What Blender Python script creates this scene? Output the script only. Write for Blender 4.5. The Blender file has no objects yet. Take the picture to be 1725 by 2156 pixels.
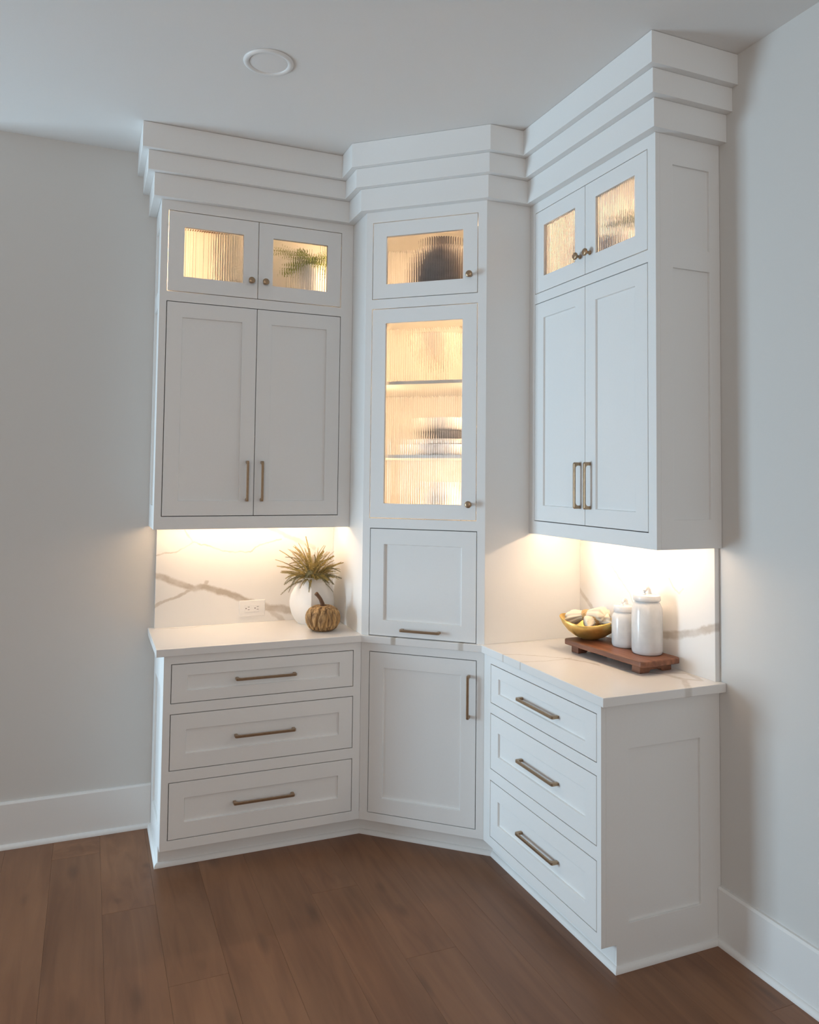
import bpy, bmesh, math, random
from mathutils import Vector, Matrix, noise
random.seed(7)
S = bpy.context.scene
COL = S.collection

# ------------------------------------------------------------------ plan sizes (metres)
H = 3.174                                   # ceiling
ZT, ZB, ZC = 0.087, 0.882, 0.914            # toe top, cabinet top, worktop top
ZU, ZCR = 1.392, 2.872                      # wall cabinet bottom, crown bottom
L1, L2, L1U, L2U = 1.812, 1.687, 1.853, 1.705
CA, CB = 0.9476, 0.862                      # hutch extent along the two walls
DA, DB, UA, UB = 0.479, 0.516, 0.280, 0.295 # base depths, wall cabinet depths
TR, OH, OHS = 0.062, 0.016, 0.033           # toe recess, worktop overhangs
RX, RY = -6.0, -6.6                         # far walls of the room
WE, RY2 = -2.86, 2.2                        # end of the back wall, far wall of the space beyond it

# ------------------------------------------------------------------ camera, light, exposure
cam = bpy.data.cameras.new('camera'); cam_o = bpy.data.objects.new('camera', cam); COL.objects.link(cam_o)
yaw, pitch, roll, fpx = 0.3936, 0.0467, 0.0111, 1622.3
F = Vector((math.sin(yaw)*math.cos(pitch), math.cos(yaw)*math.cos(pitch), math.sin(pitch)))
Rv = Vector((math.cos(yaw), -math.sin(yaw), 0)); Uv = Rv.cross(F)
R2 = Rv*math.cos(roll)+Uv*math.sin(roll); U2 = Uv*math.cos(roll)-Rv*math.sin(roll)
m = Matrix((( R2.x, U2.x, -F.x, -2.121), (R2.y, U2.y, -F.y, -3.8543), (R2.z, U2.z, -F.z, 1.6363), (0, 0, 0, 1)))
cam_o.matrix_world = m
cam.sensor_fit = 'HORIZONTAL'; cam.sensor_width = 36; cam.lens = fpx*36/1725; cam.shift_y = -149.26/1725
cam.clip_start = 0.05
S.camera = cam_o

w = bpy.data.worlds.new('sky'); S.world = w; w.use_nodes = True
w.node_tree.nodes['Background'].inputs[0].default_value = (0.62, 0.78, 1, 1)
w.node_tree.nodes['Background'].inputs[1].default_value = 1.0

def area_light(name, loc, rot, sx, sy, power, col):
    l = bpy.data.lights.new(name, 'AREA'); l.shape = 'RECTANGLE'; l.size = sx; l.size_y = sy
    l.energy = power; l.color = col
    o = bpy.data.objects.new(name, l); o.location = loc; o.rotation_euler = rot; COL.objects.link(o)
    return o
# daylight coming in through the glazed door in the left wall, plus an added fill lamp at an invented rear opening
area_light('door_daylight', (RX-0.10, 0.40, 1.12), (0, -math.pi/2, 0), 2.0, 1.4, 172, (0.60, 0.83, 1.0)).data.spread = 2.4
area_light('rear_fill', (-3.5, RY-0.12, 2.10), (math.pi/2, 0, 0), 2.7, 1.5, 90, (1.0, 0.92, 0.84))

S.view_settings.view_transform = 'Standard'; S.view_settings.look = 'None'
S.view_settings.gamma = 1.0; S.view_settings.use_curve_mapping = False
S.view_settings.exposure = -0.10
S.cycles.diffuse_bounces = 5; S.cycles.max_bounces = 12; S.cycles.transmission_bounces = 10
S.cycles.sample_clamp_indirect = 30.0; S.cycles.caustics_refractive = True; S.cycles.caustics_reflective = False

# ------------------------------------------------------------------ materials
def new_mat(name):
    mt = bpy.data.materials.new(name); mt.use_nodes = True
    nt = mt.node_tree; return mt, nt, nt.nodes['Principled BSDF']
def lnk(nt, a, b): nt.links.new(a, b)
def nd(nt, typ, **kw):
    n = nt.nodes.new(typ)
    for k, v in kw.items(): setattr(n, k, v)
    return n
def paint(name, col, rough=0.5, bump=0.02, scale=180, spec=0.4):
    mt, nt, b = new_mat(name)
    tc = nd(nt, 'ShaderNodeTexCoord'); no = nd(nt, 'ShaderNodeTexNoise'); no.inputs['Scale'].default_value = scale
    no.inputs['Detail'].default_value = 3
    lnk(nt, tc.outputs['Object'], no.inputs['Vector'])
    mx = nd(nt, 'ShaderNodeMix', data_type='RGBA'); mx.inputs[6].default_value = (*[c*0.985 for c in col], 1); mx.inputs[7].default_value = (*[min(1, c*1.015) for c in col], 1)
    lnk(nt, no.outputs['Fac'], mx.inputs[0]); lnk(nt, mx.outputs[2], b.inputs['Base Color'])
    bp = nd(nt, 'ShaderNodeBump'); bp.inputs['Strength'].default_value = bump; bp.inputs['Distance'].default_value = 0.002
    lnk(nt, no.outputs['Fac'], bp.inputs['Height']); lnk(nt, bp.outputs[0], b.inputs['Normal'])
    b.inputs['Roughness'].default_value = rough; b.inputs['Specular IOR Level'].default_value = spec
    return mt
def two_tone(name, c1, c2, scale=(8, 8, 8), rough=0.6, bump=0.2, dist=0.002, metal=0, lo=0.35, hi=0.65, detail=4):
    mt, nt, b = new_mat(name)
    tc = nd(nt, 'ShaderNodeTexCoord'); mp = nd(nt, 'ShaderNodeMapping'); mp.inputs['Scale'].default_value = scale
    no = nd(nt, 'ShaderNodeTexNoise'); no.inputs['Scale'].default_value = 1; no.inputs['Detail'].default_value = detail
    lnk(nt, tc.outputs['Object'], mp.inputs[0]); lnk(nt, mp.outputs[0], no.inputs['Vector'])
    rp = nd(nt, 'ShaderNodeMapRange'); rp.inputs[1].default_value = lo; rp.inputs[2].default_value = hi
    lnk(nt, no.outputs['Fac'], rp.inputs[0])
    mx = nd(nt, 'ShaderNodeMix', data_type='RGBA'); mx.inputs[6].default_value = (*c1, 1); mx.inputs[7].default_value = (*c2, 1)
    lnk(nt, rp.outputs[0], mx.inputs[0]); lnk(nt, mx.outputs[2], b.inputs['Base Color'])
    bp = nd(nt, 'ShaderNodeBump'); bp.inputs['Strength'].default_value = bump; bp.inputs['Distance'].default_value = dist
    lnk(nt, no.outputs['Fac'], bp.inputs['Height']); lnk(nt, bp.outputs[0], b.inputs['Normal'])
    b.inputs['Roughness'].default_value = rough; b.inputs['Metallic'].default_value = metal
    return mt
M = {}
M['cab'] = paint('cabinet_white_paint', (0.80, 0.80, 0.79), 0.42, 0.01)
M['wall'] = paint('wall_greige_paint', (0.65, 0.64, 0.62), 0.75, 0.05, 260, 0.25)
M['ceil'] = paint('ceiling_paint', (0.78, 0.765, 0.745), 0.85, 0.04, 220, 0.2)
M['trim'] = paint('trim_white_paint', (0.78, 0.78, 0.77), 0.45, 0.01)
M['inside'] = paint('cabinet_interior', (0.82, 0.80, 0.75), 0.5, 0.01)
M['bronze'] = two_tone('champagne_bronze', (0.36, 0.25, 0.16), (0.44, 0.31, 0.20), (60, 60, 600), 0.36, 0.05, 0.0005, 0.9)
M['plastic'] = paint('white_plastic', (0.80, 0.79, 0.775), 0.35, 0.0)
M['slot'] = paint('dark_slot', (0.05, 0.04, 0.035), 0.6, 0.0)
M['lens'] = paint('frosted_lens', (0.79, 0.775, 0.76), 0.4, 0.0)
M['ceramic'] = paint('matte_white_ceramic', (0.80, 0.77, 0.73), 0.6, 0.05, 90)
M['glaze'] = two_tone('white_glaze', (0.62, 0.62, 0.615), (0.74, 0.73, 0.72), (14, 14, 14), 0.14, 0.35, 0.004)
M['gold'] = two_tone('brushed_gold', (0.72, 0.46, 0.13), (0.80, 0.54, 0.19), (40, 40, 40), 0.42, 0.05, 0.001, 0.85)
M['walnut'] = two_tone('stained_wood', (0.13, 0.045, 0.022), (0.25, 0.10, 0.05), (3, 40, 40), 0.45, 0.15, 0.002)
M['ring'] = two_tone('woven_rattan', (0.50, 0.28, 0.10), (0.72, 0.45, 0.2), (200, 200, 200), 0.6, 0.4)
M['cloth'] = two_tone('printed_cream_cloth', (0.78, 0.68, 0.53), (0.50, 0.42, 0.34), (45, 45, 45), 0.9, 0.3, 0.003, 0, 0.66, 0.72, 2)
M['pumpkin'] = two_tone('woven_husk', (0.13, 0.06, 0.02), (0.56, 0.34, 0.14), (90, 90, 12), 0.75, 0.9, 0.008)
M['stalk'] = two_tone('brown_stalk', (0.10, 0.045, 0.02), (0.17, 0.08, 0.035), (60, 60, 20), 0.7, 0.4)
M['leaf'] = two_tone('olive_needles', (0.26, 0.20, 0.06), (0.52, 0.39, 0.13), (30, 30, 30), 0.7, 0.1)
M['leaf_dark'] = two_tone('shaded_olive_needles', (0.17, 0.15, 0.075), (0.32, 0.27, 0.12), (30, 30, 30), 0.7, 0.1)  # darker olive for drooping sprays, their backlit shading put into the colour
M['stem'] = two_tone('twig', (0.16, 0.11, 0.05), (0.24, 0.17, 0.08), (60, 60, 60), 0.8, 0.2)
M['green'] = two_tone('green_leaf', (0.16, 0.22, 0.03), (0.36, 0.40, 0.08), (30, 30, 30), 0.6, 0.1)
M['greygreen'] = two_tone('grey_green_leaf', (0.09, 0.11, 0.06), (0.2, 0.21, 0.12), (40, 40, 40), 0.7, 0.1)
M['stoneware'] = two_tone('grey_stoneware', (0.115, 0.095, 0.09), (0.17, 0.145, 0.135), (30, 30, 30), 0.7, 0.2)
M['greybowl'] = two_tone('grey_glaze', (0.16, 0.15, 0.15), (0.25, 0.235, 0.23), (30, 30, 30), 0.35, 0.1)
M['book_brown'] = two_tone('brown_board', (0.16, 0.08, 0.055), (0.26, 0.14, 0.10), (60, 60, 60), 0.7, 0.2)
M['frame_brown'] = two_tone('brown_frame_wood', (0.16, 0.085, 0.04), (0.24, 0.13, 0.06), (60, 60, 10), 0.6, 0.2)
M['canvas'] = paint('cream_canvas', (0.80, 0.75, 0.64), 0.8, 0.2)

def emit(name, col, strength):
    mt, nt, b = new_mat(name)
    b.inputs['Base Color'].default_value = (0.9, 0.85, 0.75, 1)
    b.inputs['Emission Color'].default_value = (*col, 1); b.inputs['Emission Strength'].default_value = strength
    return mt
WARM = (1.0, 0.67, 0.40)
M['led_under'] = emit('led_under_cabinet', (1.0, 0.72, 0.48), 62)
M['led_in'] = emit('led_inside_cabinet', WARM, 70)
M['led_in_b'] = emit('led_inside_cabinet_b', WARM, 125)
M['led_top'] = emit('led_hutch_top', WARM, 115)
M['led_hutch'] = emit('led_inside_hutch', WARM, 60)

def glass(name, rough=0.0, ior=1.5, col=(1, 1, 1)):
    mt, nt, b = new_mat(name)
    b.inputs['Base Color'].default_value = (*col, 1); b.inputs['Roughness'].default_value = rough
    b.inputs['IOR'].default_value = ior; b.inputs['Transmission Weight'].default_value = 1
    return mt
M['glass'] = glass('reeded_glass', 0.0, 1.5)
M['clear'] = glass('milky_glass', 0.25, 1.3, (0.95, 0.90, 0.82)); M['clear'].node_tree.nodes['Principled BSDF'].inputs['Transmission Weight'].default_value = 0.55
mt, nt, b = new_mat('window_pane'); nt.nodes.remove(b)
tr = nd(nt, 'ShaderNodeBsdfTransparent'); gl = nd(nt, 'ShaderNodeBsdfGlossy'); gl.inputs['Roughness'].default_value = 0.02
ms = nd(nt, 'ShaderNodeMixShader'); ms.inputs[0].default_value = 0.05
lnk(nt, tr.outputs[0], ms.inputs[1]); lnk(nt, gl.outputs[0], ms.inputs[2]); lnk(nt, ms.outputs[0], nt.nodes['Material Output'].inputs[0])
M['pane'] = mt

# distance from a point to a segment, as a node group used by the veined quartz
g = bpy.data.node_groups.new('segment_distance', 'ShaderNodeTree')
for n_ in ('P', 'A', 'B'): g.interface.new_socket(n_, in_out='INPUT', socket_type='NodeSocketVector')
g.interface.new_socket('D', in_out='OUTPUT', socket_type='NodeSocketFloat')
gi = nd(g, 'NodeGroupInput'); go = nd(g, 'NodeGroupOutput')
def vm(nt, op, a, b=None):
    n = nd(nt, 'ShaderNodeVectorMath', operation=op)
    lnk(nt, a, n.inputs[0])
    if b is not None: lnk(nt, b, n.inputs[1])
    return n
pa = vm(g, 'SUBTRACT', gi.outputs[0], gi.outputs[1]); ba = vm(g, 'SUBTRACT', gi.outputs[2], gi.outputs[1])
d1 = vm(g, 'DOT_PRODUCT', pa.outputs[0], ba.outputs[0]); d2 = vm(g, 'DOT_PRODUCT', ba.outputs[0], ba.outputs[0])
dv = nd(g, 'ShaderNodeMath', operation='DIVIDE', use_clamp=True); lnk(g, d1.outputs['Value'], dv.inputs[0]); lnk(g, d2.outputs['Value'], dv.inputs[1])
sc = nd(g, 'ShaderNodeVectorMath', operation='SCALE'); lnk(g, ba.outputs[0], sc.inputs[0]); lnk(g, dv.outputs[0], sc.inputs['Scale'])
sb = vm(g, 'SUBTRACT', pa.outputs[0], sc.outputs[0]); ln = nd(g, 'ShaderNodeVectorMath', operation='LENGTH'); lnk(g, sb.outputs[0], ln.inputs[0])
lnk(g, ln.outputs['Value'], go.inputs[0])

def quartz(name, veins, flat):
    """white quartz; veins = [(points, half width, strength)], flat = axis index that is ignored"""
    mt, nt, b = new_mat(name)
    tc = nd(nt, 'ShaderNodeTexCoord')
    keep = [1, 1, 1]; keep[flat] = 0
    fl = nd(nt, 'ShaderNodeVectorMath', operation='MULTIPLY'); lnk(nt, tc.outputs['Object'], fl.inputs[0]); fl.inputs[1].default_value = keep
    P = fl.outputs[0]
    for s, a in ((9, 0.030), (38, 0.012), (120, 0.005)):
        no = nd(nt, 'ShaderNodeTexNoise'); no.inputs['Scale'].default_value = s; no.inputs['Detail'].default_value = 2
        lnk(nt, fl.outputs[0], no.inputs['Vector'])
        o = nd(nt, 'ShaderNodeVectorMath', operation='SUBTRACT'); lnk(nt, no.outputs['Color'], o.inputs[0]); o.inputs[1].default_value = (0.5, 0.5, 0.5)
        q = nd(nt, 'ShaderNodeVectorMath', operation='MULTIPLY'); lnk(nt, o.outputs[0], q.inputs[0]); q.inputs[1].default_value = [a*k for k in keep]
        P = vm(nt, 'ADD', P, q.outputs[0]).outputs[0]
    tot = None
    for pts, wd, st in veins:
        mn = None
        for p, q in zip(pts, pts[1:]):
            s = nd(nt, 'ShaderNodeGroup'); s.node_tree = g; lnk(nt, P, s.inputs[0])
            s.inputs[1].default_value = [c*k for c, k in zip(p, keep)]; s.inputs[2].default_value = [c*k for c, k in zip(q, keep)]
            if mn is None: mn = s.outputs[0]
            else:
                k = nd(nt, 'ShaderNodeMath', operation='MINIMUM'); lnk(nt, mn, k.inputs[0]); lnk(nt, s.outputs[0], k.inputs[1]); mn = k.outputs[0]
        r = nd(nt, 'ShaderNodeMapRange', interpolation_type='SMOOTHSTEP')
        r.inputs[1].default_value = wd*0.45; r.inputs[2].default_value = wd*1.25; r.inputs[3].default_value = st; r.inputs[4].default_value = 0
        lnk(nt, mn, r.inputs[0])
        if tot is None: tot = r.outputs[0]
        else:
            k = nd(nt, 'ShaderNodeMath', operation='MAXIMUM'); lnk(nt, tot, k.inputs[0]); lnk(nt, r.outputs[0], k.inputs[1]); tot = k.outputs[0]
    n2 = nd(nt, 'ShaderNodeTexNoise'); n2.inputs['Scale'].default_value = 14; n2.inputs['Detail'].default_value = 5; lnk(nt, tc.outputs['Object'], n2.inputs['Vector'])
    r2 = nd(nt, 'ShaderNodeMapRange'); r2.inputs[1].default_value = 0.3; r2.inputs[2].default_value = 0.6; r2.inputs[3].default_value = 0.45; r2.inputs[4].default_value = 1; lnk(nt, n2.outputs['Fac'], r2.inputs[0])
    k = nd(nt, 'ShaderNodeMath', operation='MULTIPLY'); lnk(nt, tot, k.inputs[0]); lnk(nt, r2.outputs[0], k.inputs[1])
    mx = nd(nt, 'ShaderNodeMix', data_type='RGBA'); mx.inputs[6].default_value = (0.80, 0.79, 0.775, 1); mx.inputs[7].default_value = (0.42, 0.355, 0.285, 1)
    lnk(nt, k.outputs[0], mx.inputs[0]); lnk(nt, mx.outputs[2], b.inputs['Base Color'])
    b.inputs['Roughness'].default_value = 0.22
    return mt

# wood of the floor boards: tone by board, grain along y, a few knots
mt, nt, b = new_mat('oak_board')
tc = nd(nt, 'ShaderNodeTexCoord'); oi = nd(nt, 'ShaderNodeObjectInfo')
of = nd(nt, 'ShaderNodeVectorMath', operation='MULTIPLY_ADD')
cx = nd(nt, 'ShaderNodeCombineXYZ')
for i in range(3): lnk(nt, oi.outputs['Random'], cx.inputs[i])
lnk(nt, cx.outputs[0], of.inputs[0]); of.inputs[1].default_value = (37, 91, 13); lnk(nt, tc.outputs['Object'], of.inputs[2])
mp = nd(nt, 'ShaderNodeMapping'); mp.inputs['Scale'].default_value = (22, 1.6, 22); lnk(nt, of.outputs[0], mp.inputs[0])
n1 = nd(nt, 'ShaderNodeTexNoise'); n1.inputs['Scale'].default_value = 1; n1.inputs['Detail'].default_value = 6; n1.inputs['Distortion'].default_value = 1.2; lnk(nt, mp.outputs[0], n1.inputs['Vector'])
m3 = nd(nt, 'ShaderNodeMapping'); m3.inputs['Scale'].default_value = (5, 1.1, 5); lnk(nt, of.outputs[0], m3.inputs[0])
n3 = nd(nt, 'ShaderNodeTexNoise'); n3.inputs['Scale'].default_value = 1; n3.inputs['Detail'].default_value = 2; lnk(nt, m3.outputs[0], n3.inputs['Vector'])
m2 = nd(nt, 'ShaderNodeMapping'); m2.inputs['Scale'].default_value = (7, 2.2, 1); lnk(nt, of.outputs[0], m2.inputs[0])
vo = nd(nt, 'ShaderNodeTexVoronoi'); vo.inputs['Scale'].default_value = 1; lnk(nt, m2.outputs[0], vo.inputs['Vector'])
kn = nd(nt, 'ShaderNodeMapRange'); kn.inputs[1].default_value = 0.05; kn.inputs[2].default_value = 0.19; kn.inputs[3].default_value = 0.72; kn.inputs[4].default_value = 1; lnk(nt, vo.outputs['Distance'], kn.inputs[0])
cr = nd(nt, 'ShaderNodeValToRGB')
cr.color_ramp.elements[0].position = 0.30; cr.color_ramp.elements[0].color = (0.15, 0.062, 0.028, 1)
cr.color_ramp.elements[1].position = 0.72; cr.color_ramp.elements[1].color = (0.27, 0.125, 0.060, 1)
av = nd(nt, 'ShaderNodeMix', data_type='FLOAT'); av.inputs[0].default_value = 0.5; lnk(nt, n1.outputs['Fac'], av.inputs[2]); lnk(nt, n3.outputs['Fac'], av.inputs[3])
lnk(nt, av.outputs[0], cr.inputs[0])
tn = nd(nt, 'ShaderNodeMapRange'); tn.inputs[3].default_value = 0.90; tn.inputs[4].default_value = 1.10; lnk(nt, oi.outputs['Random'], tn.inputs[0])
tk = nd(nt, 'ShaderNodeMath', operation='MULTIPLY'); lnk(nt, tn.outputs[0], tk.inputs[0]); lnk(nt, kn.outputs[0], tk.inputs[1])
ml = nd(nt, 'ShaderNodeVectorMath', operation='SCALE'); lnk(nt, cr.outputs[0], ml.inputs[0]); lnk(nt, tk.outputs[0], ml.inputs['Scale'])
lnk(nt, ml.outputs[0], b.inputs['Base Color']); b.inputs['Roughness'].default_value = 0.42
bp = nd(nt, 'ShaderNodeBump'); bp.inputs['Strength'].default_value = 0.12; bp.inputs['Distance'].default_value = 0.002; lnk(nt, n1.outputs['Fac'], bp.inputs['Height']); lnk(nt, bp.outputs[0], b.inputs['Normal'])
M['oak'] = mt
M['subfloor'] = paint('subfloor', (0.06, 0.035, 0.022), 0.9, 0)

# ------------------------------------------------------------------ mesh helpers
def tag(o, label, cat, group=None):
    o['label'] = label; o['category'] = cat
    if group: o['group'] = group
    return o
def obj(name, bm, mat, parent=None, world=False, smooth=False, bevel=0, autos=False, recalc=True):
    if world and parent is not None: bm.transform(parent.matrix_basis.inverted())
    if recalc: bmesh.ops.recalc_face_normals(bm, faces=bm.faces[:])
    me = bpy.data.meshes.new(name); bm.to_mesh(me); bm.free()
    if smooth:
        for p in me.polygons: p.use_smooth = True
    me.materials.append(M[mat] if isinstance(mat, str) else mat)
    o = bpy.data.objects.new(name, me); COL.objects.link(o); o.parent = parent
    if bevel:
        md = o.modifiers.new('bevel', 'BEVEL'); md.width = bevel; md.segments = 2; md.limit_method = 'ANGLE'; md.angle_limit = 0.7
    return o
def inst(name, src, parent=None, loc=(0, 0, 0), rot=(0, 0, 0), scale=(1, 1, 1)):
    o = src.copy(); o.name = name; COL.objects.link(o); o.parent = parent
    o.location = loc; o.rotation_euler = rot; o.scale = scale
    return o
def empty(name, loc=(0, 0, 0), rz=0):
    o = bpy.data.objects.new(name, None); COL.objects.link(o)
    o.matrix_basis = Matrix.Translation(loc) @ Matrix.Rotation(rz, 4, 'Z'); o.empty_display_size = 0.1
    return o
def struct(o): o['kind'] = 'structure'; return o
def box(bm, a0, a1, b0, b1, c0, c1):
    v = [bm.verts.new((x, y, z)) for x in (a0, a1) for y in (b0, b1) for z in (c0, c1)]
    for f in ((0, 1, 3, 2), (4, 6, 7, 5), (0, 4, 5, 1), (2, 3, 7, 6), (0, 2, 6, 4), (1, 5, 7, 3)): bm.faces.new([v[i] for i in f])
def BM(*boxes):
    bm = bmesh.new()
    for bx in boxes: box(bm, *bx)
    return bm
def prism(bm, poly, z0, z1):
    a = [bm.verts.new((x, y, z0)) for x, y in poly]; c = [bm.verts.new((x, y, z1)) for x, y in poly]
    n = len(poly); bm.faces.new(a[::-1]); bm.faces.new(c)
    for i in range(n): bm.faces.new((a[i], a[(i+1) % n], c[(i+1) % n], c[i]))
def extrude_poly(bm, poly, fn, t0, t1):
    a = [bm.verts.new(fn(p, q, t0)) for p, q in poly]; c = [bm.verts.new(fn(p, q, t1)) for p, q in poly]
    n = len(poly); bm.faces.new(a[::-1]); bm.faces.new(c)
    for i in range(n): bm.faces.new((a[i], a[(i+1) % n], c[(i+1) % n], c[i]))
def holed(bm, a0, a1, z0, z1, holes, t0, t1, fn):
    """plate in (a,z) with rectangular openings, thickness t0..t1; fn(a,t,z) gives the point"""
    A = sorted({round(x, 5) for x in [a0, a1]+[h[0] for h in holes]+[h[1] for h in holes]})
    Z = sorted({round(x, 5) for x in [z0, z1]+[h[2] for h in holes]+[h[3] for h in holes]})
    def solid(i, j):
        if i < 0 or j < 0 or i >= len(A)-1 or j >= len(Z)-1: return False
        a, z = (A[i]+A[i+1])/2, (Z[j]+Z[j+1])/2
        return not any(h[0] < a < h[1] and h[2] < z < h[3] for h in holes)
    V = {}
    def v(i, j, t):
        if (i, j, t) not in V: V[i, j, t] = bm.verts.new(fn(A[i], (t0, t1)[t], Z[j]))
        return V[i, j, t]
    for i in range(len(A)-1):
        for j in range(len(Z)-1):
            if not solid(i, j): continue
            bm.faces.new((v(i, j, 0), v(i+1, j, 0), v(i+1, j+1, 0), v(i, j+1, 0)))
            bm.faces.new((v(i, j, 1), v(i, j+1, 1), v(i+1, j+1, 1), v(i+1, j, 1)))
            if not solid(i-1, j): bm.faces.new((v(i, j, 0), v(i, j+1, 0), v(i, j+1, 1), v(i, j, 1)))
            if not solid(i+1, j): bm.faces.new((v(i+1, j, 0), v(i+1, j, 1), v(i+1, j+1, 1), v(i+1, j+1, 0)))
            if not solid(i, j-1): bm.faces.new((v(i, j, 0), v(i, j, 1), v(i+1, j, 1), v(i+1, j, 0)))
            if not solid(i, j+1): bm.faces.new((v(i, j+1, 0), v(i+1, j+1, 0), v(i+1, j+1, 1), v(i, j+1, 1)))
FRONT = lambda a, t, z: (a, t, z)
SIDE = lambda a, t, z: (t, a, z)
def shaker(u0, u1, z0, z1, mu, mz, th=0.021, rec=0.009, open_=False):
    bm = bmesh.new()
    def ring(a0, a1, c0, c1, v): return [bm.verts.new(p) for p in ((a0, v, c0), (a1, v, c0), (a1, v, c1), (a0, v, c1))]
    o = ring(u0, u1, z0, z1, 0); i = ring(u0+mu, u1-mu, z0+mz, z1-mz, 0)
    s = 0 if open_ else 0.0015
    r = ring(u0+mu+s, u1-mu-s, z0+mz+s, z1-mz-s, th if open_ else rec); ob = ring(u0, u1, z0, z1, th)
    for k in range(4):
        n = (k+1) % 4
        bm.faces.new((o[k], o[n], i[n], i[k])); bm.faces.new((i[k], i[n], r[n], r[k])); bm.faces.new((o[n], o[k], ob[k], ob[n]))
        if open_: bm.faces.new((ob[k], r[k], r[n], ob[n]))
    if not open_: bm.faces.new(r); bm.faces.new(ob[::-1])
    return bm
def offset_path(path, d):
    out = []
    n = len(path)
    def nrm(p, q):
        dx, dy = q[0]-p[0], q[1]-p[1]; l = math.hypot(dx, dy); return (dy/l, -dx/l)
    for k in range(n):
        if k == 0: nn = nrm(path[0], path[1]); out.append((path[0][0]+nn[0]*d, path[0][1]+nn[1]*d)); continue
        if k == n-1: nn = nrm(path[-2], path[-1]); out.append((path[-1][0]+nn[0]*d, path[-1][1]+nn[1]*d)); continue
        a, c = nrm(path[k-1], path[k]), nrm(path[k], path[k+1])
        mx, my = a[0]+c[0], a[1]+c[1]; q = d*2/(mx*mx+my*my)
        out.append((path[k][0]+mx*q, path[k][1]+my*q))
    return out
def sweep(bm, path, prof):
    """closed profile of (offset, z) carried along a plan path with mitred corners"""
    rows = [[bm.verts.new((x, y, z)) for x, y in offset_path(path, d)] for d, z in prof]
    n = len(prof)
    for i in range(n):
        j = (i+1) % n
        for k in range(len(path)-1): bm.faces.new((rows[i][k], rows[i][k+1], rows[j][k+1], rows[j][k]))
    bm.faces.new([r[0] for r in rows][::-1]); bm.faces.new([r[-1] for r in rows])
def lathe(bm, prof, seg=32, fn=None, c=(0, 0, 0), close=True):
    rows = []
    for r, z in prof:
        row = []
        for k in range(seg):
            a = 2*math.pi*k/seg; rr = r if fn is None else r*fn(a, z)
            row.append(bm.verts.new((c[0]+rr*math.cos(a), c[1]+rr*math.sin(a), c[2]+z)))
        rows.append(row)
    for i in range(len(rows)-1):
        for k in range(seg): bm.faces.new((rows[i][k], rows[i][(k+1) % seg], rows[i+1][(k+1) % seg], rows[i+1][k]))
    if close: bm.faces.new(rows[0][::-1]); bm.faces.new(rows[-1])
def tube(bm, pts, rad, seg=8):
    rows = []
    for i, p in enumerate(pts):
        p = Vector(p); t = (Vector(pts[min(i+1, len(pts)-1)])-Vector(pts[max(i-1, 0)])).normalized()
        a = t.cross(Vector((0.31, 0.17, 0.93)) if abs(t.z) < 0.95 else Vector((1, 0, 0))).normalized(); c = t.cross(a)
        r = rad[i] if isinstance(rad, (list, tuple)) else rad
        rows.append([bm.verts.new(p+a*r*math.cos(2*math.pi*k/seg)+c*r*math.sin(2*math.pi*k/seg)) for k in range(seg)])
    for i in range(len(rows)-1):
        for k in range(seg): bm.faces.new((rows[i][k], rows[i][(k+1) % seg], rows[i+1][(k+1) % seg], rows[i+1][k]))
    bm.faces.new(rows[0][::-1]); bm.faces.new(rows[-1])

# ------------------------------------------------------------------ plan points
A = Vector((-CA, -DA)); B = Vector((-DB, -CB)); WD = (B-A).length
BASE = [(-L1, 0), (-L1, -DA), tuple(A), tuple(B), (-DB, -L2), (0, -L2)]
CROWN = [(-L1U, 0), (-L1U, -UA), (-CA, -UA), tuple(A), tuple(B), (-UB, -CB), (-UB, -L2U), (0, -L2U)]
rzD = math.atan2(B.y-A.y, B.x-A.x)
front = BASE[1:5]
toe = offset_path(front, -TR); toe[0] = (-L1, -DA+TR); toe[-1] = (-DB+TR, -L2)

# ------------------------------------------------------------------ the room
fl_o = struct(obj('floor', BM((RX, 0, RY, 0, -0.05, -0.0125), (RX, WE, 0, RY2, -0.05, -0.0125)), 'subfloor'))
PW, PL = 0.19, 1.9
D0, D1, DZ = -0.32, 1.12, 2.12              # glazed double door in the left wall
WX0, WX1, WZ0, WZ1 = -4.85, -2.15, 1.35, 2.85
plank0 = obj('plank', BM((0.0002, PW-0.0002, 0.0003, PL-0.0003, -0.0125, 0)), 'oak', fl_o, bevel=0.0005)
first = True
for i in range(int(-RX/PW)+2):
    x0 = 0.06-PW*(i+1); xa = max(x0, RX); xb = min(x0+PW, 0.0)
    if xb-xa < 0.03: continue
    yt = RY2 if xb <= WE else 0.0
    y = yt-(0.12+(i*0.731 % 1)*PL)
    ends = [yt]
    while y > RY+0.1: ends.append(y); y -= PL
    ends.append(RY)
    for c, a in zip(ends, ends[1:]):
        if first: p = plank0; first = False
        else: p = inst('plank', plank0, fl_o)
        p.location = (xa, a, 0); p.scale = ((xb-xa)/PW, (c-a)/PL, 1)
struct(obj('ceiling', BM((RX, 0.1, RY, RY2, H, H+0.06)), 'ceil'))
struct(obj('wall_back', BM((WE, 0.10, 0, 0.10, -0.05, H)), 'wall'))
struct(obj('wall_right', BM((0, 0.10, RY, 0, -0.05, H)), 'wall'))
struct(obj('wall_return', BM((WE, WE+0.10, 0.10, RY2, -0.05, H)), 'wall'))
struct(obj('wall_far', BM((RX, WE+0.10, RY2, RY2+0.10, -0.05, H)), 'wall'))
bm = bmesh.new(); holed(bm, RY, RY2, -0.05, H, [(D0, D1, 0.0, DZ)], RX-0.12, RX, SIDE); struct(obj('wall_left', bm, 'wall'))
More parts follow.
